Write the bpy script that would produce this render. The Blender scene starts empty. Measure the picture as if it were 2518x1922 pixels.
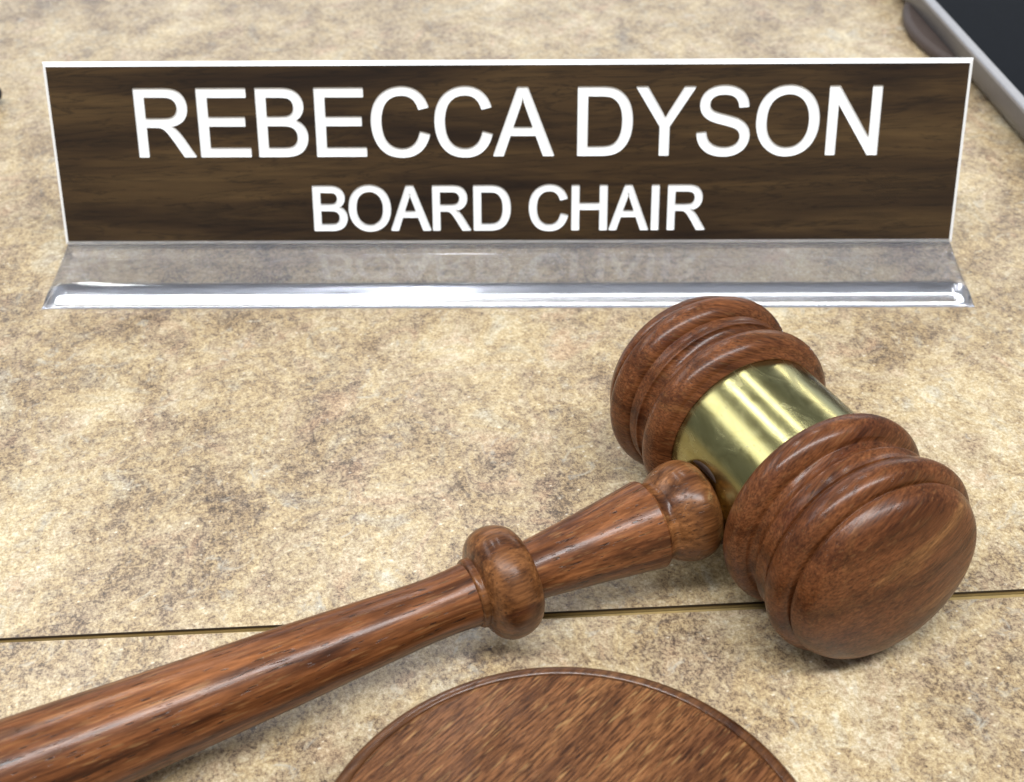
import bpy, bmesh, math, random
from mathutils import Vector, Matrix, noise as mnoise
random.seed(7)
scene = bpy.context.scene
COL = scene.collection
MM = 0.001

# ------------------------------------------------------------------ camera
cam_d = bpy.data.cameras.new('camera')
cam = bpy.data.objects.new('camera', cam_d)
COL.objects.link(cam)
PITCH, YAW, ROLL = 0.631193, -0.013884, -0.009683
fw = Vector((math.sin(YAW)*math.cos(PITCH), math.cos(YAW)*math.cos(PITCH), -math.sin(PITCH)))
rt = fw.cross(Vector((0, 0, 1))).normalized()
up = rt.cross(fw)
r2 = math.cos(ROLL)*rt + math.sin(ROLL)*up
u2 = -math.sin(ROLL)*rt + math.cos(ROLL)*up
cam.matrix_world = Matrix(((r2.x, u2.x, -fw.x, 5.412*MM), (r2.y, u2.y, -fw.y, -318.373*MM),
                           (r2.z, u2.z, -fw.z, 185.935*MM), (0, 0, 0, 1)))
cam_d.sensor_fit = 'HORIZONTAL'
cam_d.sensor_width = 36.0
cam_d.lens = 36.0*3117.24/2518.0
cam_d.clip_start = 0.01
cam_d.clip_end = 50.0
cam_d.dof.use_dof = True
cam_d.dof.focus_distance = 0.262
cam_d.dof.aperture_fstop = 32.0
scene.camera = cam

# ------------------------------------------------------------------ world: even light of a bright office room
world = bpy.data.worlds.new('World')
scene.world = world
world.use_nodes = True
wn = world.node_tree
bg = wn.nodes['Background']
bg.inputs['Color'].default_value = (0.86, 0.92, 1.0, 1)
bg.inputs['Strength'].default_value = 0.23

# ------------------------------------------------------------------ ceiling lamps (long fluorescent fittings)
def ceiling_lamp(loc, sx, sy, power, color, rz=0.0):
    l = bpy.data.lights.new('ceiling_lamp', 'AREA')
    l.shape = 'RECTANGLE'
    l.size, l.size_y = sx, sy
    l.energy = power
    l.color = color
    o = bpy.data.objects.new('ceiling_lamp', l)
    o.location = loc
    o.rotation_euler = (0, 0, rz)
    COL.objects.link(o)
    return o
COOL = (0.98, 0.99, 1.0)
ceiling_lamp((0.10, -0.92, 2.1), 3.0, 0.30, 78.0, COOL, 0.05)
ceiling_lamp((-1.02, 1.45, 2.1), 0.10, 1.2, 9.0, COOL, 0.25)
ceiling_lamp((-0.25, 1.85, 2.1), 0.10, 1.2, 7.0, COOL, 0.25)
ceiling_lamp((-2.75, 1.25, 2.1), 1.5, 2.6, 38.0, COOL)
ceiling_lamp((2.6, 5.6, 2.1), 1.1, 0.4, 22.0, (1.0, 0.93, 0.72))

win = ceiling_lamp((0.3, 6.0, 1.65), 7.0, 2.3, 46.0, (0.80, 0.88, 1.0))      # far bright window front
win.name = 'far_window_light'
win.rotation_euler = (math.radians(-90), 0, 0)

scene.view_settings.view_transform = 'Standard'
scene.view_settings.look = 'None'
scene.view_settings.gamma = 1.0
scene.view_settings.exposure = 0.28
scene.view_settings.use_curve_mapping = False
scene.render.engine = 'CYCLES'
scene.cycles.use_denoising = True
scene.cycles.max_bounces = 14
scene.cycles.transmission_bounces = 12
scene.cycles.caustics_refractive = True
scene.cycles.caustics_reflective = True
scene.cycles.blur_glossy = 0.3
scene.cycles.sample_clamp_indirect = 30.0

# ================================================================== helpers
def tag(o, label=None, cat=None, group=None, kind=None):
    if label: o['label'] = label
    if cat: o['category'] = cat
    if group: o['group'] = group
    if kind: o['kind'] = kind
    return o

def empty(name, M):
    o = bpy.data.objects.new(name, None)
    o.empty_display_size = 0.01
    o.matrix_world = M
    COL.objects.link(o)
    return o

def link(name, me, mat, parent=None, M=None):
    o = bpy.data.objects.new(name, me)
    if mat is not None and not me.materials:
        me.materials.append(mat)
    COL.objects.link(o)
    if parent is not None:
        o.parent = parent
    if M is not None:
        o.matrix_local = M
    return o

def smooth(me, on=True):
    for p in me.polygons: p.use_smooth = on

def catmull(pts, n):
    if len(pts) < 3: return list(pts)
    out = []
    P = [pts[0]] + list(pts) + [pts[-1]]
    for i in range(1, len(P)-2):
        p0, p1, p2, p3 = P[i-1], P[i], P[i+1], P[i+2]
        for k in range(n):
            t = k/n
            out.append(tuple(0.5*((2*p1[j]) + (-p0[j]+p2[j])*t + (2*p0[j]-5*p1[j]+4*p2[j]-p3[j])*t*t
                                  + (-p0[j]+3*p1[j]-3*p2[j]+p3[j])*t**3) for j in (0, 1)))
    out.append(tuple(pts[-1]))
    return out

def lathe(name, pieces, nseg=160, sub=5, cap0=False, cap1=False, wobble=0.0):
    """pieces: lists of (s, r) in mm; each list is smooth, joints between lists are creased. Axis = local Z."""
    prof, sharp = [], set()
    for pc in pieces:
        c = catmull(pc, sub)
        if prof:
            sharp.add(len(prof)-1)
            c = c[1:]
        prof += c
    bm = bmesh.new()
    rings = []
    for s, r in prof:
        ring = []
        for k in range(nseg):
            a = 2*math.pi*k/nseg
            rr = max(r, 0.01)
            if wobble:
                rr += wobble*mnoise.noise(Vector((math.cos(a)*1.3, math.sin(a)*1.3, s*0.12)))
            ring.append(bm.verts.new((rr*math.cos(a)*MM, rr*math.sin(a)*MM, s*MM)))
        rings.append(ring)
    for i in range(len(rings)-1):
        for k in range(nseg):
            k2 = (k+1) % nseg
            f = bm.faces.new((rings[i][k], rings[i][k2], rings[i+1][k2], rings[i+1][k]))
            f.smooth = True
    if cap0: bm.faces.new(list(reversed(rings[0]))).smooth = True
    if cap1: bm.faces.new(rings[-1]).smooth = True
    bm.edges.ensure_lookup_table()
    for i in sharp:
        for k in range(nseg):
            e = bm.edges.get((rings[i][k], rings[i][(k+1) % nseg]))
            if e: e.smooth = False
    bmesh.ops.recalc_face_normals(bm, faces=bm.faces)
    me = bpy.data.meshes.new(name)
    bm.to_mesh(me); bm.free()
    return me

def prism_x(name, poly, x0, x1):
    """polygon in (y, z) mm extruded along x"""
    bm = bmesh.new()
    a = [bm.verts.new((x0*MM, y*MM, z*MM)) for y, z in poly]
    b = [bm.verts.new((x1*MM, y*MM, z*MM)) for y, z in poly]
    bm.faces.new(a); bm.faces.new(list(reversed(b)))
    n = len(poly)
    for i in range(n):
        j = (i+1) % n
        bm.faces.new((a[i], b[i], b[j], a[j]))
    bmesh.ops.recalc_face_normals(bm, faces=bm.faces)
    me = bpy.data.meshes.new(name)
    bm.to_mesh(me); bm.free()
    return me

def prism_z(name, poly, z0, z1):
    bm = bmesh.new()
    a = [bm.verts.new((x*MM, y*MM, z0*MM)) for x, y in poly]
    b = [bm.verts.new((x*MM, y*MM, z1*MM)) for x, y in poly]
    bm.faces.new(list(reversed(a))); bm.faces.new(b)
    n = len(poly)
    for i in range(n):
        j = (i+1) % n
        bm.faces.new((a[i], a[j], b[j], b[i]))
    bmesh.ops.recalc_face_normals(bm, faces=bm.faces)
    me = bpy.data.meshes.new(name)
    bm.to_mesh(me); bm.free()
    return me

# ------------------------------------------------------------------ node helpers
class NT:
    def __init__(self, name):
        self.m = bpy.data.materials.new(name)
        self.m.use_nodes = True
        self.t = self.m.node_tree
        self.b = self.t.nodes['Principled BSDF']
        self.tc = self.t.nodes.new('ShaderNodeTexCoord')
    def n(self, typ, **kw):
        nd = self.t.nodes.new(typ)
        for k, v in kw.items(): setattr(nd, k, v)
        return nd
    def l(self, a, b): self.t.links.new(a, b)
    def map(self, scale, rot=(0, 0, 0), loc=(0, 0, 0), src=None):
        """object coordinates in mm, rotated first, then stretched"""
        m1 = self.n('ShaderNodeMapping'); m1.vector_type = 'POINT'
        m1.inputs['Rotation'].default_value = rot
        m1.inputs['Location'].default_value = loc
        self.l(src if src is not None else self.tc.outputs['Object'], m1.inputs['Vector'])
        m2 = self.n('ShaderNodeMapping')
        m2.inputs['Scale'].default_value = tuple(s*1000.0 for s in scale)
        self.l(m1.outputs[0], m2.inputs['Vector'])
        return m2.outputs[0]
    def noise(self, vec, scale=1.0, detail=4, rough=0.55, dist=0.0):
        nd = self.n('ShaderNodeTexNoise')
        nd.inputs['Scale'].default_value = scale
        nd.inputs['Detail'].default_value = detail
        nd.inputs['Roughness'].default_value = rough
        nd.inputs['Distortion'].default_value = dist
        self.l(vec, nd.inputs['Vector'])
        return nd.outputs['Fac']
    def ramp(self, fac, stops, interp='LINEAR'):
        nd = self.n('ShaderNodeValToRGB')
        cr = nd.color_ramp
        cr.interpolation = interp
        while len(cr.elements) > 1: cr.elements.remove(cr.elements[0])
        cr.elements[0].position = stops[0][0]
        c = stops[0][1]
        cr.elements[0].color = (c, c, c, 1) if not isinstance(c, tuple) else (*c, 1)
        for p, c in stops[1:]:
            e = cr.elements.new(p)
            e.color = (c, c, c, 1) if not isinstance(c, tuple) else (*c, 1)
        self.l(fac, nd.inputs['Fac'])
        return nd.outputs['Color']
    def mix(self, fac, a, b, mode='MIX'):
        nd = self.n('ShaderNodeMix'); nd.data_type = 'RGBA'; nd.blend_type = mode
        for sock, v in ((nd.inputs[0], fac), (nd.inputs[6], a), (nd.inputs[7], b)):
            if isinstance(v, (int, float)): sock.default_value = v
            elif isinstance(v, tuple): sock.default_value = (*v, 1)
            else: self.l(v, sock)
        return nd.outputs[2]
    def math(self, op, a, b=None):
        nd = self.n('ShaderNodeMath'); nd.operation = op
        for i, v in enumerate((a, b)):
            if v is None: continue
            if isinstance(v, (int, float)): nd.inputs[i].default_value = v
            else: self.l(v, nd.inputs[i])
        return nd.outputs[0]
    def bump(self, h, strength, dist_mm):
        nd = self.n('ShaderNodeBump')
        nd.inputs['Strength'].default_value = strength
        nd.inputs['Distance'].default_value = dist_mm*MM
        self.l(h, nd.inputs['Height'])
        self.l(nd.outputs[0], self.b.inputs['Normal'])
        return nd
    def set(self, **kw):
        for k, v in kw.items():
            s = self.b.inputs[k.replace('_', ' ')]
            if isinstance(v, tuple): s.default_value = (*v, 1) if len(v) == 3 and s.type == 'RGBA' else v
            elif isinstance(v, (int, float)): s.default_value = v
            else: self.l(v, s)

def grain(g):
    """rotation that brings the grain direction g to Z"""
    return tuple(Vector(g).normalized().rotation_difference(Vector((0, 0, 1))).to_euler('XYZ'))

def wood(name, dark, mid, light, rot=(0, 0, 0), loc=(0, 0, 0), streak=0.8, fine=0.7, pore=1.0, rough=0.42, coat=0.40, coatr=0.22,
         broad=0.10, fs=1.0, ring=0.0, ring_mm=6.0, ring_off=(12.0, 9.0), dist=2.5, light_fleck=0.0, fc=0.0):
    """turned hardwood; the grain runs along the rotated local Z"""
    k = NT(name)
    nb = k.noise(k.map((broad, broad, broad*0.10), rot, loc), 1.0, 5, 0.6, 1.4)
    ns = k.noise(k.map((0.55*fs, 0.55*fs, 0.022*fs), rot, loc), 1.0, 5, 0.6, 0.4)
    nf = k.noise(k.map((1.7*fs, 1.7*fs, 0.12*fs), rot, loc), 1.0, 4, 0.65, 0.2)
    npz = k.noise(k.map((2.5, 2.5, 0.30), rot, loc), 1.0, 1, 0.4, 0.0)
    base = k.ramp(nb, [(0.30, dark), (0.46, mid), (0.58, mid), (0.74, light)])
    c = k.mix(streak, base, k.ramp(ns, [(0.30, (0.32, 0.27, 0.24)), (0.5, (1.0, 1.0, 1.0)), (0.70, (1.7, 1.78, 1.85))]), 'MULTIPLY')
    c = k.mix(fine, c, k.ramp(nf, [(0.31+fc, (0.38, 0.34, 0.32)), (0.5, (1.0, 1.0, 1.0)), (0.70-fc, (1.65, 1.74, 1.84))]), 'MULTIPLY')
    if ring:
        w = k.n('ShaderNodeTexWave'); w.wave_type = 'RINGS'; w.rings_direction = 'Z'
        w.inputs['Scale'].default_value = 1.0; w.inputs['Distortion'].default_value = dist
        w.inputs['Detail'].default_value = 3.0; w.inputs['Detail Scale'].default_value = 2.2; w.inputs['Detail Roughness'].default_value = 0.6
        q = 0.314/ring_mm
        off = k.n('ShaderNodeMapping'); off.inputs['Location'].default_value = (ring_off[0]*q, ring_off[1]*q, 0)
        k.l(k.map((q, q, q*0.35), rot, loc), off.inputs['Vector']); k.l(off.outputs[0], w.inputs['Vector'])
        c = k.mix(ring, c, k.ramp(w.outputs['Fac'], [(0.02, (0.30, 0.25, 0.22)), (0.16, (0.72, 0.68, 0.65)), (0.45, (1.05, 1.05, 1.05)), (0.9, (1.22, 1.25, 1.28))]), 'MULTIPLY')
    pm = k.ramp(npz, [(0.665, 0.0), (0.71, 1.0)])
    c = k.mix(k.math('MULTIPLY', pm, 0.8*pore), c, (0.014, 0.006, 0.003))
    if light_fleck:
        nl = k.noise(k.map((1.9, 1.9, 0.17), rot, (loc[0]+0.2, loc[1]+0.1, loc[2])), 1.0, 2, 0.5, 0.0)
        c = k.mix(k.math('MULTIPLY', k.ramp(nl, [(0.60, 0.0), (0.70, 1.0)]), light_fleck), c, (0.40, 0.23, 0.09))
    sm = k.noise(k.map((0.09, 0.09, 0.05), rot, loc), 1.0, 4, 0.65, 0.5)          # handling marks in the varnish
    k.set(Base_Color=c, Roughness=k.ramp(nf, [(0.3, rough+0.07), (0.7, rough-0.05)]), Coat_Weight=coat,
          Coat_Roughness=k.ramp(sm, [(0.35, coatr*0.75), (0.55, coatr), (0.70, coatr*1.9)]), IOR=1.45, Specular_IOR_Level=0.12)
    h = k.math('SUBTRACT', k.math('MULTIPLY', nf, 0.45), k.math('MULTIPLY', pm, 1.0*pore))
    bp = k.bump(h, 0.38, 0.12)
    k.l(bp.outputs[0], k.b.inputs['Coat Normal'])
    return k.m

# ================================================================== materials
def mat_table():
    k = NT('stone_pattern_laminate')
    n1 = k.noise(k.map((0.021, 0.016, 0.02), (0, 0, 0.35)), 1.0, 3, 0.6, 0.6)
    n2 = k.noise(k.map((0.10, 0.078, 0.1), (0, 0, -0.35)), 1.0, 5, 0.66, 0.5)
    n3 = k.noise(k.map((0.58, 0.47, 0.5), (0, 0, -0.4)), 1.0, 4, 0.72, 0.5)
    n4 = k.noise(k.map((1.55, 1.3, 1.5), (0, 0, -0.3)), 1.0, 4, 0.78, 0.1)
    v = k.math('ADD', k.math('ADD', k.math('MULTIPLY', n3, 0.52), k.math('MULTIPLY', n2, 0.36)), k.math('MULTIPLY', n4, 0.66))
    v = k.math('ADD', v, k.math('MULTIPLY', n1, 0.38))
    v = k.math('SUBTRACT', k.math('MULTIPLY', v, 1.18), 0.628)
    c = k.ramp(v, [(0.28, (0.075, 0.056, 0.045)), (0.385, (0.195, 0.142, 0.098)), (0.455, (0.332, 0.250, 0.163)), (0.525, (0.440, 0.347, 0.222)), (0.60, (0.532, 0.440, 0.295)), (0.74, (0.71, 0.64, 0.49))])
    hue = k.noise(k.map((0.065, 0.05, 0.06), (0, 0, 0.2), (0.31, 0.12, 0)), 1.0, 5, 0.65, 1.2)
    tint = k.ramp(hue, [(0.32, (1.07, 0.95, 0.90)), (0.44, (1.0, 0.99, 0.97)), (0.54, (1.06, 1.0, 0.85)), (0.63, (0.98, 1.0, 1.0)), (0.72, (0.92, 0.98, 1.12))])
    c = k.mix(0.9, c, tint, 'MULTIPLY')
    # grey-white mineral patches and grey-brown stains
    fl = k.noise(k.map((0.16, 0.12, 0.2), (0, 0, 0.6), (0.4, 0.1, 0)), 1.0, 5, 0.72, 1.4)
    c = k.mix(k.ramp(fl, [(0.58, 0.0), (0.70, 0.55)]), c, (0.54, 0.52, 0.44))
    dk = k.noise(k.map((0.31, 0.23, 0.3), (0, 0, -0.5), (1.3, 0.7, 0)), 1.0, 5, 0.75, 0.3)
    c = k.mix(k.ramp(dk, [(0.58, 0.0), (0.70, 0.5)]), c, (0.17, 0.130, 0.105))
    vo = k.n('ShaderNodeTexVoronoi'); vo.inputs['Scale'].default_value = 1.0
    k.l(k.map((0.30, 0.42, 0.33), (0, 0, -0.4)), vo.inputs['Vector'])
    wm = k.ramp(vo.outputs['Distance'], [(0.05, 0.75), (0.14, 0.0)])
    c = k.mix(k.math('MULTIPLY', wm, k.ramp(n3, [(0.46, 0.0), (0.54, 1.0)])), c, (0.82, 0.77, 0.64))
    k.set(Base_Color=c, Roughness=k.ramp(n3, [(0.3, 0.36), (0.7, 0.28)]), IOR=1.47)
    k.bump(n4, 0.25, 0.07)
    return k.m
M_TABLE = mat_table()

def plain(name, col, rough=0.5, metal=0.0, vary=0.5, **kw):
    k = NT(name)
    n = k.noise(k.map((0.5, 0.5, 0.5)), 1.0, 4, 0.6)
    c = k.mix(vary, col, k.ramp(n, [(0.3, 0.82), (0.7, 1.18)]), 'MULTIPLY')
    k.set(Base_Color=c, Roughness=rough, Metallic=metal, **kw)
    return k.m
M_CORE = plain('table_core_edge', (0.36, 0.26, 0.105), 0.55)
M_EDGE = plain('dark_laminate_edge', (0.035, 0.022, 0.012), 0.5)

RX = math.radians(90)
M_HANDLE = wood('gavel_handle_wood', (0.074, 0.0225, 0.0078), (0.155, 0.0535, 0.0170), (0.25, 0.108, 0.037), pore=1.0, ring=0.5, ring_mm=3.4, ring_off=(3.0, 14.0), light_fleck=0.25)
M_KNOB = wood('gavel_knob_wood', (0.082, 0.027, 0.010), (0.160, 0.062, 0.020), (0.25, 0.115, 0.040), loc=(0.03, 0.01, 0), pore=0.7, ring=0.4, ring_mm=4.0, coat=0.38, coatr=0.22)
M_HEAD = wood('gavel_head_wood', (0.060, 0.0155, 0.0058), (0.120, 0.040, 0.0132), (0.195, 0.087, 0.029), rot=grain((0.90, 0.36, 0.26)), pore=0.5, streak=0.55, broad=0.06, fs=1.7, fine=0.85,
              ring=0.42, ring_mm=9.0, ring_off=(20.0, -16.0), dist=4.0, coat=0.36, coatr=0.22, light_fleck=0.12)
BLOCK_COL = ((0.066, 0.023, 0.0090), (0.128, 0.050, 0.0175), (0.195, 0.086, 0.030))
M_BLOCK = wood('sound_block_top_wood', *BLOCK_COL, rot=grain((0.66, 0.75, 0.05)), pore=0.7, streak=0.45, fine=1.0, fs=1.8, fc=0.07,
               ring=0.3, ring_mm=11.0, coat=0.16, rough=0.42, coatr=0.25, light_fleck=0.5)
M_RIM_WOOD = wood('sound_block_rim_wood', *[tuple(v*0.72 for v in c) for c in BLOCK_COL], rot=grain((0.66, 0.75, 0.05)), pore=0.5, streak=0.5, fine=0.7, coat=0.7, coatr=0.14)

def mat_brass():
    k = NT('worn_brass')
    n = k.noise(k.map((0.22, 0.22, 0.10)), 1.0, 5, 0.65, 1.0)
    n2 = k.noise(k.map((3.0, 3.0, 0.08)), 1.0, 3, 0.5)
    c = k.ramp(n, [(0.3, (0.30, 0.265, 0.105)), (0.55, (0.37, 0.342, 0.155)), (0.75, (0.43, 0.40, 0.205))])
    k.set(Base_Color=c, Metallic=1.0, Roughness=k.ramp(n, [(0.32, 0.17), (0.55, 0.23), (0.72, 0.36)]))
    tarn = k.noise(k.map((0.5, 0.5, 0.35), (0, 0, 0), (0.3, 0, 0)), 1.0, 5, 0.7, 1.5)
    k.set(Base_Color=k.mix(k.ramp(tarn, [(0.58, 0.0), (0.72, 0.55)]), c, (0.20, 0.17, 0.075)))
    k.bump(n2, 0.07, 0.02)
    return k.m
M_BRASS = mat_brass()
M_HOLE = plain('socket_gap_shade', (0.03, 0.014, 0.008), 0.6)  # near-black colour stands in for the shade inside the handle hole
M_WHITE = plain('white_engraving_plastic', (0.93, 0.94, 0.94), 0.45, vary=0.06)

def mat_plate():
    k = NT('walnut_print_laminate')
    na = k.noise(k.map((0.010, 0.10, 0.085)), 1.0, 4, 0.55, 0.7)
    nb = k.noise(k.map((0.05, 0.85, 0.8)), 1.0, 4, 0.6, 0.3)
    nc = k.noise(k.map((0.02, 0.30, 0.26), (0, 0.05, 0), (0.2, 0, 0)), 1.0, 4, 0.6, 1.6)
    c = k.ramp(na, [(0.36, (0.018, 0.0088, 0.0035)), (0.46, (0.034, 0.0180, 0.0068)), (0.56, (0.056, 0.031, 0.0112)), (0.66, (0.078, 0.045, 0.0165))])
    c = k.mix(0.5, c, k.ramp(nb, [(0.32, 0.50), (0.5, 1.0), (0.7, 1.4)]), 'MULTIPLY')
    c = k.mix(0.9, c, k.ramp(nc, [(0.47, 1.0), (0.495, 0.55), (0.505, 0.50), (0.53, 1.0)]), 'MULTIPLY')
    k.set(Base_Color=c, Roughness=0.42, IOR=1.45)
    return k.m
M_PLATE = mat_plate()

def mat_acrylic():
    k = NT('clear_acrylic')
    n = k.noise(k.map((0.06, 0.06, 0.06)), 1.0, 3, 0.5)
    k.set(Base_Color=(0.91, 0.93, 1.0), Roughness=k.ramp(n, [(0.35, 0.05), (0.7, 0.10)]), Transmission_Weight=0.95, IOR=1.49)
    return k.m
M_ACRYLIC = mat_acrylic()

# ================================================================== table (two butted panels with a joint)
def seam_y(x): return -139.75 + 0.0664*x
XR = 900.0
t_far = link('table_top', prism_z('table_top', [(-XR, seam_y(-XR)), (XR, seam_y(XR)), (XR, 1600), (-XR, 1600)], -28, 0), M_TABLE)
tag(t_far, kind='structure')
t_far.data.materials.append(M_CORE)
for p in t_far.data.polygons:
    if abs(p.normal.z) < 0.5: p.material_index = 1
e = link('edge_strip', prism_z('edge_strip', [(-XR, seam_y(-XR)-0.12), (XR, seam_y(XR)-0.12), (XR, seam_y(XR)+0.3), (-XR, seam_y(-XR)+0.3)], -0.5, -0.015), M_EDGE, t_far)
GAP = lambda x: 1.75 + 0.004*x if x > -200 else 0.95
near_poly = [(-XR, -900), (XR, -900), (XR, seam_y(XR)-2.2)] + [(x, seam_y(x)-max(1.1, min(2.2, 1.9+0.0065*x))) for x in (200, 100, 0, -50, -100, -200)] + [(-XR, seam_y(-XR)-1.1)]
t_near = link('table_top', prism_z('table_top', near_poly, -28, 0), M_TABLE)
tag(t_near, kind='structure')
t_near.data.materials.append(M_CORE)
for p in t_near.data.polygons:
    if abs(p.normal.z) < 0.5: p.material_index = 1
jf = link('joint_filler', prism_z('joint_filler', [(-XR, seam_y(-XR)-1.9), (XR, seam_y(XR)-1.9), (XR, seam_y(XR)-0.2), (-XR, seam_y(-XR)-0.2)], -6, -1.3), M_CORE, t_far)

# ================================================================== sound block
body_prof = [[(0, 0), (0, 38.4), (0.6, 39.0)], [(0.6, 39.0), (2.0, 39.3), (5, 39.5), (9.5, 39.5)], [(9.5, 39.5), (10.0, 38.6), (10.6, 38.4)],
             [(10.6, 38.4), (12.0, 39.3), (15.0, 40.0), (17.8, 40.1), (19.4, 39.75), (20.4, 39.0), (20.85, 38.2), (20.85, 37.6)],
             [(20.85, 37.6), (20.6, 37.2), (20.0, 37.0)]]
top_prof = [[(19.5, 37.05), (20.5, 37.05)], [(20.5, 37.05), (20.68, 36.6), (20.78, 34.5), (20.9, 24.0), (21.0, 10.0), (21.0, 0.0)]]
blk = empty('sound_block', Matrix.Translation((11.47*MM, -210.63*MM, 0.03*MM)))
tag(blk, 'round dark wooden sound block in the foreground below the gavel handle', 'sound block')
link('rim', lathe('rim', body_prof, 200, 6), M_RIM_WOOD, blk)
link('top', lathe('top', top_prof, 200, 6), M_BLOCK, blk)

# ================================================================== gavel
HC = Vector((56.27, -119.485, 21.99))*MM
AX = Vector((0.42142, -0.90687, 0.0)).normalized()
HD = Vector((-0.89664, -0.43868, -0.059964)).normalized()
gavel = empty('gavel', Matrix.Translation((HC.x, HC.y, 0)))
tag(gavel, 'polished reddish wooden gavel with brass band around its head', 'gavel')

def frame(z, xh, origin):
    z = z.normalized()
    y = z.cross(xh).normalized()
    x = y.cross(z)
    M = Matrix(((x.x, y.x, z.x, origin.x), (x.y, y.y, z.y, origin.y), (x.z, y.z, z.z, origin.z), (0, 0, 0, 1)))
    return Matrix.Translation((-HC.x, -HC.y, 0)) @ M
MH = frame(AX, HD, HC)
half = [[(11.5, 0.0), (11.5, 18.2)],
        [(11.5, 18.2), (11.9, 18.9), (12.2, 19.4)],
        [(12.2, 19.4), (12.7, 20.5), (13.8, 21.45), (15.4, 21.93), (16.8, 21.8), (18.0, 21.1), (18.8, 20.0), (19.0, 19.4)],
        [(19.0, 19.4), (19.2, 18.9), (19.5, 18.75)],
        [(19.5, 18.75), (20.4, 18.45), (21.4, 18.6), (22.2, 19.1), (22.5, 19.5)],
        [(22.5, 19.5), (22.65, 19.95), (23.0, 20.0)],
        [(23.0, 20.0), (24.4, 19.75), (25.7, 19.9)],
        [(25.7, 19.9), (26.0, 19.45), (26.3, 19.5)],
        [(26.3, 19.5), (26.7, 20.4), (27.7, 21.35), (29.2, 21.9), (30.6, 21.9), (31.8, 21.3), (32.6, 20.3), (32.85, 19.7)],
        [(32.85, 19.7), (32.95, 19.15), (33.2, 19.05)],
        [(33.2, 19.05), (33.55, 19.7), (33.95, 19.95)],
        [(33.95, 19.95), (34.5, 19.9), (35.2, 19.6)],
        [(35.2, 19.6), (36.3, 19.0), (37.4, 17.9), (38.6, 15.6), (39.6, 12.0), (40.3, 8.0), (40.7, 4.0), (40.8, 0.0)]]
me_end = lathe('head_end', half, 200, 6)
near_end = link('head_end', me_end, M_HEAD, gavel, MH)
far_end = link('head_end', me_end, M_HEAD, gavel, MH @ Matrix.Rotation(math.pi, 4, 'X'))
band = link('brass_band', lathe('brass_band', [[(-12.3, 17.2), (-12.2, 17.75)], [(-12.2, 17.75), (-11.9, 17.95)], [(-11.9, 17.95), (-6, 18.0), (6, 18.0), (11.9, 17.95)], [(11.9, 17.95), (12.2, 17.75)], [(12.2, 17.75), (12.3, 17.2)]], 220, 4, wobble=0.02), M_BRASS, gavel, MH)

HO = Vector((56.27, -119.485, 19.47))*MM
MHD = frame(HD, AX, HO)
shaft = [[(30.4, 0.0), (29.6, 8.2)] , [(29.6, 8.2), (29.75, 8.75), (30.2, 8.98)],
         [(30.2, 8.98), (36, 8.2), (43.0, 7.25), (50, 6.4), (56.0, 5.75), (60, 5.7)],
         [(60, 5.7), (67.5, 6.2)],
         [(67.5, 6.2), (69.0, 6.08), (72.5, 5.86), (78, 5.85), (90, 6.45), (103, 7.15), (115, 7.68), (130, 8.35), (145, 9.1), (158, 9.55), (168, 9.6), (176, 9.2), (182, 8.0), (186, 5.5), (187.5, 0.0)]]
hnd = link('handle', lathe('handle', shaft, 160, 6), M_HANDLE, gavel, MHD)
knob = link('knob', lathe('knob', [[(13.0, 0), (13.0, 5.0)], [(13.0, 5.0), (17.2, 6.4), (17.7, 7.9), (18.8, 9.3), (20.8, 10.15), (23.2, 10.1), (25.2, 9.4), (26.6, 8.6), (27.4, 8.05)],
                              [(27.4, 8.05), (28.0, 7.85), (28.8, 7.95), (29.5, 8.3)], [(29.5, 8.3), (30.3, 8.4)], [(30.3, 8.4), (30.3, 0)]], 160, 6), M_KNOB, hnd)
collar = link('collar', lathe('collar', [[(56.6, 5.0), (56.7, 7.0)], [(56.7, 7.0), (57.0, 8.3), (58.2, 9.8), (60.2, 10.75), (62.3, 11.0), (64.2, 10.55), (65.6, 9.5), (66.4, 8.2), (66.7, 7.4)],
                                     [(66.7, 7.4), (66.95, 6.75), (67.2, 6.7)], [(67.2, 6.7), (67.9, 6.75), (68.4, 6.4), (68.5, 5.5)]], 160, 6), M_KNOB, hnd)
sock = link('socket_shade', lathe('socket_shade', [[(8, 0), (8, 9.0)], [(8, 9.0), (16.9, 9.0)], [(16.9, 9.0), (17.1, 8.7)], [(17.1, 8.7), (17.1, 0)]], 96, 3), M_HOLE, hnd)  # solid dark plug imitating the shaded gap between knob and brass

# ================================================================== nameplate and its holder
TILT, ZB = 0.268318, 5.66
np_root = empty('nameplate', Matrix.Translation((0, 0, ZB*MM)) @ Matrix.Rotation(-TILT, 4, 'X'))
# local frame: x right, z up the plate, -y towards the viewer
tag(np_root, 'long dark brown nameplate with white lettering and white edges behind the gavel', 'nameplate')
PW, PH, BV = 127.0, 51.15, 1.2
bm = bmesh.new()
def rect(hw, v0, v1, n): return [bm.verts.new((x*MM, -n*MM, v*MM)) for x, v in ((-hw, v0), (hw, v0), (hw, v1), (-hw, v1))]
ra, rb_, rc = rect(PW, 0, PH, -0.75), rect(PW, 0, PH, -0.25), rect(PW-BV, BV, PH-BV, 0.50)
bm.faces.new(ra); bm.faces.new(rc)
for A, B in ((ra, rb_), (rb_, rc)):
    for i in range(4): bm.faces.new((A[i], A[(i+1) % 4], B[(i+1) % 4], B[i]))
bmesh.ops.recalc_face_normals(bm, faces=bm.faces)
me = bpy.data.meshes.new('core'); bm.to_mesh(me); bm.free()
core = link('core', me, M_WHITE, np_root)
bv = core.modifiers.new('bevel', 'BEVEL'); bv.width = 0.12*MM; bv.segments = 2

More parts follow.
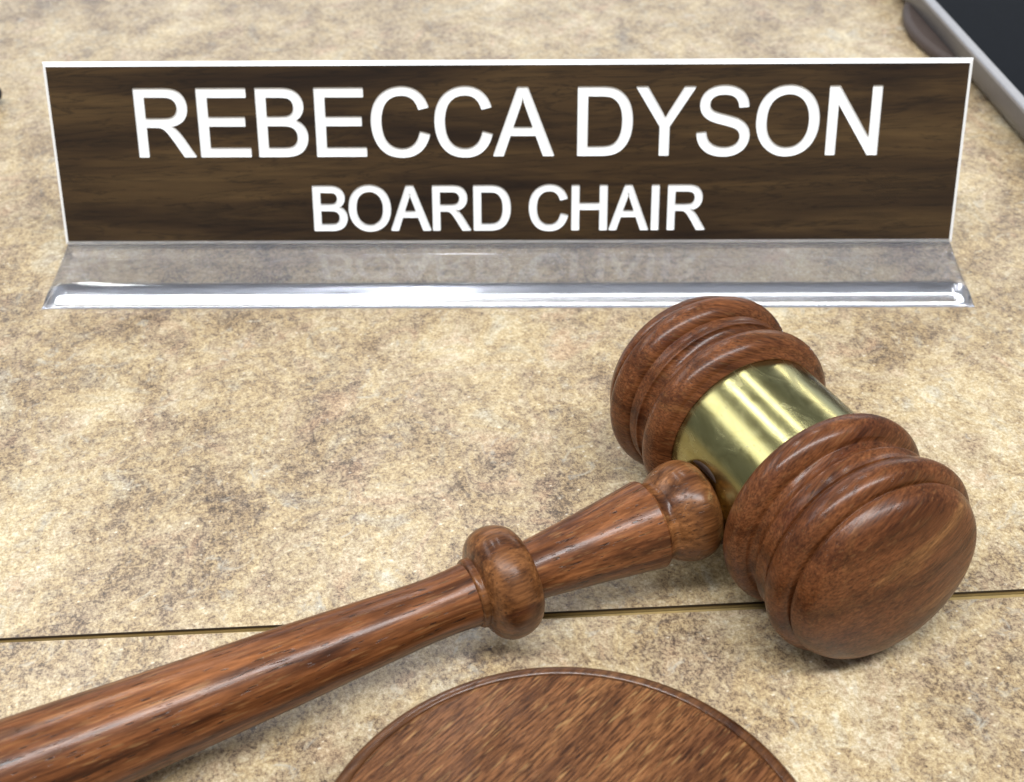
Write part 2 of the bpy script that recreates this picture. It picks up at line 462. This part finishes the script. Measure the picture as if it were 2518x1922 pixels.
# sans-serif capitals: outlines with straight (tuple) and quadratic ('q', control, end) segments
GL = {
 'R': [[(161,0),(161,1466),(811,1466),('q',(1007,1466),(1109,1426)),('q',(1211,1387),(1272,1287)),('q',(1333,1187),(1333,1066)),('q',(1333,910),(1232,803)),('q',(1131,696),(920,667)),('q',(997,630),(1037,594)),('q',(1122,516),(1198,399)),(1453,0),(1209,0),(1015,305),('q',(930,437),(875,507)),('q',(820,577),(776,605)),('q',(733,633),(688,644)),('q',(655,651),(580,651)),(355,651),(355,0)],
       [(355,819),(772,819),('q',(905,819),(980,846)),('q',(1055,874),(1094,934)),('q',(1133,995),(1133,1066)),('q',(1133,1170),(1057,1237)),('q',(982,1304),(819,1304)),(355,1304)]],
 'E': [[(162,0),(162,1466),(1222,1466),(1222,1293),(356,1293),(356,844),(1167,844),(1167,672),(356,672),(356,173),(1256,173),(1256,0)]],
 'B': [[(150,0),(150,1466),(700,1466),('q',(868,1466),(969,1421)),('q',(1071,1377),(1128,1284)),('q',(1186,1192),(1186,1091)),('q',(1186,997),(1135,914)),('q',(1084,831),(981,780)),('q',(1114,741),(1185,647)),('q',(1257,553),(1257,425)),('q',(1257,322),(1213,233)),('q',(1170,145),(1106,97)),('q',(1042,49),(945,24)),('q',(849,0),(709,0))],
       [(344,850),(661,850),('q',(790,850),(846,867)),('q',(920,889),(957,940)),('q',(995,991),(995,1068)),('q',(995,1141),(960,1196)),('q',(925,1252),(860,1272)),('q',(795,1293),(637,1293)),(344,1293)],
       [(344,173),(709,173),('q',(803,173),(841,180)),('q',(908,192),(953,220)),('q',(998,248),(1027,301)),('q',(1056,355),(1056,425)),('q',(1056,507),(1014,567)),('q',(972,628),(897,652)),('q',(823,677),(683,677)),(344,677)]],
 'C': [[(1204,514),(1398,465),('q',(1337,226),(1178,100)),('q',(1020,-25),(791,-25)),('q',(554,-25),(405,71)),('q',(257,168),(179,351)),('q',(102,534),(102,744)),('q',(102,973),(189,1143)),('q',(277,1314),(438,1402)),('q',(600,1491),(794,1491)),('q',(1014,1491),(1164,1379)),('q',(1314,1267),(1373,1064)),(1182,1019),('q',(1131,1179),(1034,1252)),('q',(937,1325),(790,1325)),('q',(621,1325),(507,1244)),('q',(394,1163),(348,1026)),('q',(302,890),(302,745)),('q',(302,558),(356,418)),('q',(411,279),(526,210)),('q',(641,141),(775,141)),('q',(938,141),(1051,235)),('q',(1164,329),(1204,514))]],
 'A': [[(-3,0),(560,1466),(769,1466),(1369,0),(1148,0),(977,444),(364,444),(203,0)],
       [(420,602),(917,602),(764,1008),('q',(694,1193),(660,1312)),('q',(632,1171),(581,1032))]],
 'D': [[(158,0),(158,1466),(663,1466),('q',(834,1466),(924,1445)),('q',(1050,1416),(1139,1340)),('q',(1255,1242),(1312,1089)),('q',(1370,937),(1370,741)),('q',(1370,574),(1331,445)),('q',(1292,316),(1231,231)),('q',(1170,147),(1097,98)),('q',(1025,50),(922,25)),('q',(820,0),(687,0))],
       [(352,173),(665,173),('q',(810,173),(892,200)),('q',(975,227),(1024,276)),('q',(1093,345),(1131,461)),('q',(1170,578),(1170,744)),('q',(1170,974),(1094,1097)),('q',(1019,1221),(911,1263)),('q',(833,1293),(660,1293)),(352,1293)]],
 'Y': [[(571,0),(571,621),(6,1466),(242,1466),(531,1024),('q',(611,900),(680,776)),('q',(746,891),(840,1035)),(1124,1466),(1350,1466),(765,621),(765,0)]],
 'S': [[(92,471),(275,487),('q',(288,377),(335,306)),('q',(383,236),(483,192)),('q',(583,149),(708,149)),('q',(819,149),(904,182)),('q',(989,215),(1030,272)),('q',(1072,330),(1072,398)),('q',(1072,467),(1032,518)),('q',(992,570),(900,605)),('q',(841,628),(639,676)),('q',(437,725),(356,768)),('q',(251,823),(199,904)),('q',(148,986),(148,1087)),('q',(148,1198),(211,1294)),('q',(274,1391),(395,1441)),('q',(516,1491),(664,1491)),('q',(827,1491),(951,1438)),('q',(1076,1386),(1143,1284)),('q',(1210,1182),(1215,1053)),(1029,1039),('q',(1014,1178),(927,1249)),('q',(841,1320),(672,1320)),('q',(496,1320),(415,1255)),('q',(335,1191),(335,1100)),('q',(335,1021),(392,970)),('q',(448,919),(684,865)),('q',(921,812),(1009,772)),('q',(1137,713),(1198,622)),('q',(1259,532),(1259,414)),('q',(1259,297),(1192,193)),('q',(1125,90),(999,32)),('q',(874,-25),(717,-25)),('q',(518,-25),(383,33)),('q',(249,91),(172,207)),('q',(96,324),(92,471))]],
 'O': [[(99,714),('q',(99,1079),(295,1285)),('q',(491,1492),(801,1492)),('q',(1004,1492),(1167,1395)),('q',(1330,1298),(1415,1124)),('q',(1501,951),(1501,731)),('q',(1501,508),(1411,332)),('q',(1321,156),(1156,65)),('q',(991,-25),(800,-25)),('q',(593,-25),(430,75)),('q',(267,175),(183,348)),('q',(99,521),(99,714))],
       [(299,711),('q',(299,446),(441,293)),('q',(584,141),(799,141)),('q',(1018,141),(1159,295)),('q',(1301,449),(1301,732)),('q',(1301,911),(1240,1044)),('q',(1180,1178),(1063,1251)),('q',(947,1325),(802,1325)),('q',(596,1325),(447,1183)),('q',(299,1042),(299,711))]],
 'N': [[(156,0),(156,1466),(355,1466),(1125,315),(1125,1466),(1311,1466),(1311,0),(1112,0),(342,1152),(342,0)]],
 'H': [[(164,0),(164,1466),(358,1466),(358,864),(1120,864),(1120,1466),(1314,1466),(1314,0),(1120,0),(1120,691),(358,691),(358,0)]],
 'I': [[(191,0),(191,1466),(385,1466),(385,0)]],
}
def flat(contour):
    pts = []
    for s in contour:
        if s[0] == 'q':
            p0, c, p1 = pts[-1], s[1], s[2]
            for k in range(1, 6):
                t = k/5
                pts.append(((1-t)**2*p0[0]+2*t*(1-t)*c[0]+t*t*p1[0], (1-t)**2*p0[1]+2*t*(1-t)*c[1]+t*t*p1[1]))
        else: pts.append(s)
    if math.dist(pts[0], pts[-1]) < 1: pts.pop()
    return pts
def area(p): return 0.5*sum(p[i][0]*p[(i+1) % len(p)][1]-p[(i+1) % len(p)][0]*p[i][1] for i in range(len(p)))
def fatten(p, d):
    """grow a contour outwards by d (contour counter-clockwise = solid outside), rounding outer corners"""
    out = []
    n = len(p)
    for i in range(n):
        a, b, c = p[i-1], p[i], p[(i+1) % n]
        e1 = Vector((b[0]-a[0], b[1]-a[1])).normalized(); e2 = Vector((c[0]-b[0], c[1]-b[1])).normalized()
        n1, n2 = Vector((e1.y, -e1.x)), Vector((e2.y, -e2.x))
        cr = e1.x*e2.y-e1.y*e2.x
        if d > 0 and cr > 0.25:
            a0, a1 = math.atan2(n1.y, n1.x), math.atan2(n2.y, n2.x)
            if a1 < a0: a1 += 2*math.pi
            for k in range(5):
                t = a0+(a1-a0)*k/4
                out.append((b[0]+d*math.cos(t), b[1]+d*math.sin(t)))
        else:
            m = (n1+n2); m = m/max(m.length_squared, 0.3)*2
            out.append((b[0]+d*m.x, b[1]+d*m.y))
    return out
def glyph(ch, left, right, base, top, off, extra=0.0):
    g = GL[ch]
    fl = [flat(c) for c in g]
    gx0 = min(x for c in fl for x, _ in c); gx1 = max(x for c in fl for x, _ in c)
    sx = (right-left-2*off)/(gx1-gx0); sy = (top-base-2*off)/1466.0
    res = []
    for i, c in enumerate(fl):
        q = [(left+off+(x-gx0)*sx, base+off+y*sy) for x, y in c]
        if (area(q) > 0) != (i == 0): q.reverse()
        res.append(fatten(q, off+extra))
    return res

LINE1 = [('R', -102.67, -86.6), ('E', -85.4, -71.15), ('B', -69.1, -55.0), ('E', -52.9, -38.85), ('C', -37.5, -21.1), ('C', -19.9, -3.75), ('A', -3.7, 13.3),
         ('D', 19.65, 35.0), ('Y', 35.7, 52.1), ('S', 52.6, 67.4), ('O', 68.9, 86.4), ('N', 88.5, 103.0)]
LINE2 = [('B', -54.95, -45.2), ('O', -44.9, -32.8), ('A', -33.0, -21.5), ('R', -21.1, -10.2), ('D', -9.5, 1.15), ('C', 6.2, 17.4), ('H', 18.25, 28.5), ('A', 28.85, 40.15), ('I', 40.8, 43.1), ('R', 45.35, 56.2)]
def curve_mesh(name, contours, n0, n1):
    cu = bpy.data.curves.new(name, 'CURVE')
    cu.dimensions = '2D'; cu.fill_mode = 'BOTH'
    for c in contours:
        s = cu.splines.new('POLY')
        s.points.add(len(c)-1)
        for i, (x, y) in enumerate(c): s.points[i].co = (x*MM, y*MM, 0, 1)
        s.use_cyclic_u = True
    cu.extrude = 0.5*(n1-n0)*MM
    o = bpy.data.objects.new(name, cu)
    COL.objects.link(o)
    dg = bpy.context.evaluated_depsgraph_get()
    me = bpy.data.meshes.new_from_object(o.evaluated_get(dg))
    bpy.data.objects.remove(o); bpy.data.curves.remove(cu)
    # curve plane xy -> plate plane xz, facing -y
    me.transform(Matrix(((1, 0, 0, 0), (0, 0, -1, -0.5*(n0+n1)*MM), (0, 1, 0, 0), (0, 0, 0, 1))))
    me.name = name
    me.materials.clear()
    return me
letters = [(ch, l, r, 25.1, 44.15, 0.28) for ch, l, r in LINE1] + [(ch, l, r, 3.95, 17.1, 0.36) for ch, l, r in LINE2]
holes = [[(-PW+BV, BV), (PW-BV, BV), (PW-BV, PH-BV), (-PW+BV, PH-BV)]]
for a in letters: holes += glyph(*a)
link('face_layer', curve_mesh('face_layer', holes, 0.86, 0.98), M_PLATE, np_root)
link('white_layer', curve_mesh('white_layer', holes, 0.44, 0.87), M_WHITE, np_root)
for a in letters:
    link('letter', curve_mesh('letter', glyph(*a, extra=-0.03), 0.46, 0.60), M_WHITE, np_root)

# clear holder: a foot with a hollow underside and a sheet behind the plate
FOOT = [(5.2, 0.05), (5.2, 5.0), (5.0, 5.25), (2.9, 5.40), (0.2, 5.58)]
for k_ in range(1, 9): FOOT.append((-16.0*k_/8, 5.58-1.02*k_/8))
yy, zz, ang = -16.0, 4.56, math.radians(4)
for k_ in range(12):                                    # the ridge rolls over from the flat top to the sloping front
    yy -= 0.42*math.cos(ang); zz -= 0.42*math.sin(ang); ang += math.radians(3.2)
    FOOT.append((yy, zz))
L_ = (zz-0.75)/math.sin(ang)
for k_ in range(1, 5): FOOT.append((yy-L_*math.cos(ang)*k_/4, zz-L_*math.sin(ang)*k_/4))
yy, zz = FOOT[-1]
FOOT += [(yy-0.45, zz-0.3), (yy-0.6, zz-0.52), (yy-0.55, 0.05)]
FOOT = [(y-2.4, z) for y, z in FOOT]
holder = empty('nameplate_holder', Matrix.Identity(4))
tag(holder, 'clear acrylic stand holding the dark nameplate upright on the table', 'sign holder')
def loft_foot(poly):
    bm = bmesh.new(); rings = []
    ss = [0.0, 0.04, 0.12, 0.24, 0.4, 0.6, 0.8, 1.0]
    cols = [(-1, q) for q in ss] + [(1, q) for q in reversed(ss)]
    for sg, q in cols:
        zs = max(0.10, (1-(1-q)**2.4)**(1/2.4))
        ring = []
        for y, z in poly:
            R = 1.0 + 5.2*max(0.0, min(1.0, -y/18.0))
            ring.append(bm.verts.new((sg*(127.4-R*q)*MM, y*MM, (0.05+(z-0.05)*zs)*MM)))
        rings.append(ring)
    n = len(poly)
    for A, B in zip(rings, rings[1:]):
        for i in range(n): bm.faces.new((A[i], A[(i+1) % n], B[(i+1) % n], B[i]))
    bm.faces.new(rings[0]); bm.faces.new(list(reversed(rings[-1])))
    bmesh.ops.recalc_face_normals(bm, faces=bm.faces)
    m = bpy.data.meshes.new('foot'); bm.to_mesh(m); bm.free()
    return m
me = loft_foot(FOOT)
foot = link('foot', me, M_ACRYLIC, holder)
smooth(me)
try: me.set_sharp_from_angle(angle=math.radians(24))
except Exception: pass
sheet = link('back_sheet', prism_x('back_sheet', [(0.95, -2.0), (3.2, -2.0), (3.2, 40), (0.95, 40)], -118, 118), M_ACRYLIC, holder, Matrix.Translation((0, 0, (ZB+2.2)*MM)) @ Matrix.Rotation(-TILT, 4, 'X'))

# ================================================================== device in the back right corner
M_ALU = plain('grey_casing', (0.120, 0.113, 0.113), 0.38, 0.0)
M_RIM = plain('bright_silver_rim', (0.30, 0.30, 0.32), 0.35, 0.0)
M_GLASS = plain('dark_matte_screen', (0.0085, 0.010, 0.013), 0.6, Specular_IOR_Level=0.03)
M_BASE = plain('taupe_base', (0.075, 0.055, 0.047), 0.45, Specular_IOR_Level=0.2)
tab = empty('tablet', Matrix.Translation((169*MM, 95*MM, 0)) @ Matrix.Rotation(math.radians(3.0), 4, 'Z'))
tag(tab, 'dark glass device with silver rim behind the right end of the nameplate', 'device')
def slab(name, x0, y0, x1, y1, prof, rad):
    """prof: (inset, z) from bottom to top"""
    bm = bmesh.new(); rings = []
    for ins, z in prof:
        r = max(rad-ins, 0.5); ring = []
        for cx, cy, a0 in ((x1-rad, y1-rad, 0), (x0+rad, y1-rad, 90), (x0+rad, y0+rad, 180), (x1-rad, y0+rad, 270)):
            for k in range(9):
                a = math.radians(a0+k*90/8)
                ring.append(bm.verts.new(((cx+r*math.cos(a))*MM, (cy+r*math.sin(a))*MM, z*MM)))
        rings.append(ring)
    n = len(rings[0])
    for A, B in zip(rings, rings[1:]):
        for i in range(n): bm.faces.new((A[i], A[(i+1) % n], B[(i+1) % n], B[i])).smooth = True
    bm.faces.new(list(reversed(rings[0]))); bm.faces.new(rings[-1])
    bmesh.ops.recalc_face_normals(bm, faces=bm.faces)
    me = bpy.data.meshes.new(name); bm.to_mesh(me); bm.free()
    try: me.set_sharp_from_angle(angle=math.radians(35))
    except Exception: pass
    return me
link('body', slab('body', 0, -110, 260, 260, [(5.5, 0.05), (3.4, 0.8), (1.4, 3.0), (0.4, 6.0), (0.0, 9.0), (0.0, 11.6)], 14), M_ALU, tab)
link('rim', slab('rim', -0.1, -110.1, 260.1, 260.1, [(0.6, 11.4), (0.0, 11.5), (0.0, 12.6), (0.4, 13.0), (3.4, 13.0), (3.8, 12.6)], 14), M_RIM, tab)
link('screen', slab('screen', 3.4, -106.6, 256.6, 256.6, [(0.2, 12.0), (0.0, 12.8), (0.2, 12.95)], 11), M_GLASS, tab)
link('base', lathe('base', [[(0.05, 40), (0.3, 41.2), (1.6, 41.8), (3.4, 41.2), (4.4, 39.5)], [(4.4, 39.5), (5.0, 20), (5.0, 0)]], 96, 4), M_BASE, tab,
     Matrix.Translation((35*MM, 76*MM, 0)) @ Matrix.Diagonal((1.0, 1.5, 1.0, 1.0)))

# ================================================================== dark tip at the left edge
M_DARK = plain('dark_navy_plastic', (0.012, 0.012, 0.022), 0.4)
pen = link('pen', lathe('pen', [[(0, 0), (0.15, 1.2), (0.9, 2.2), (2.6, 3.0), (6, 3.5), (14, 4.0), (30, 4.2)], [(30, 4.2), (110, 4.2)], [(110, 4.2), (112, 3.5), (112.5, 0)]], 48, 4), M_DARK)
pen.matrix_world = Matrix.Translation((-183.7*MM, 113.0*MM, 4.25*MM)) @ Matrix.Rotation(math.radians(-90), 4, 'Y') @ Matrix.Rotation(0.15, 4, 'X')
tag(pen, 'dark rounded tip poking in at the left edge beside the nameplate', 'pen')
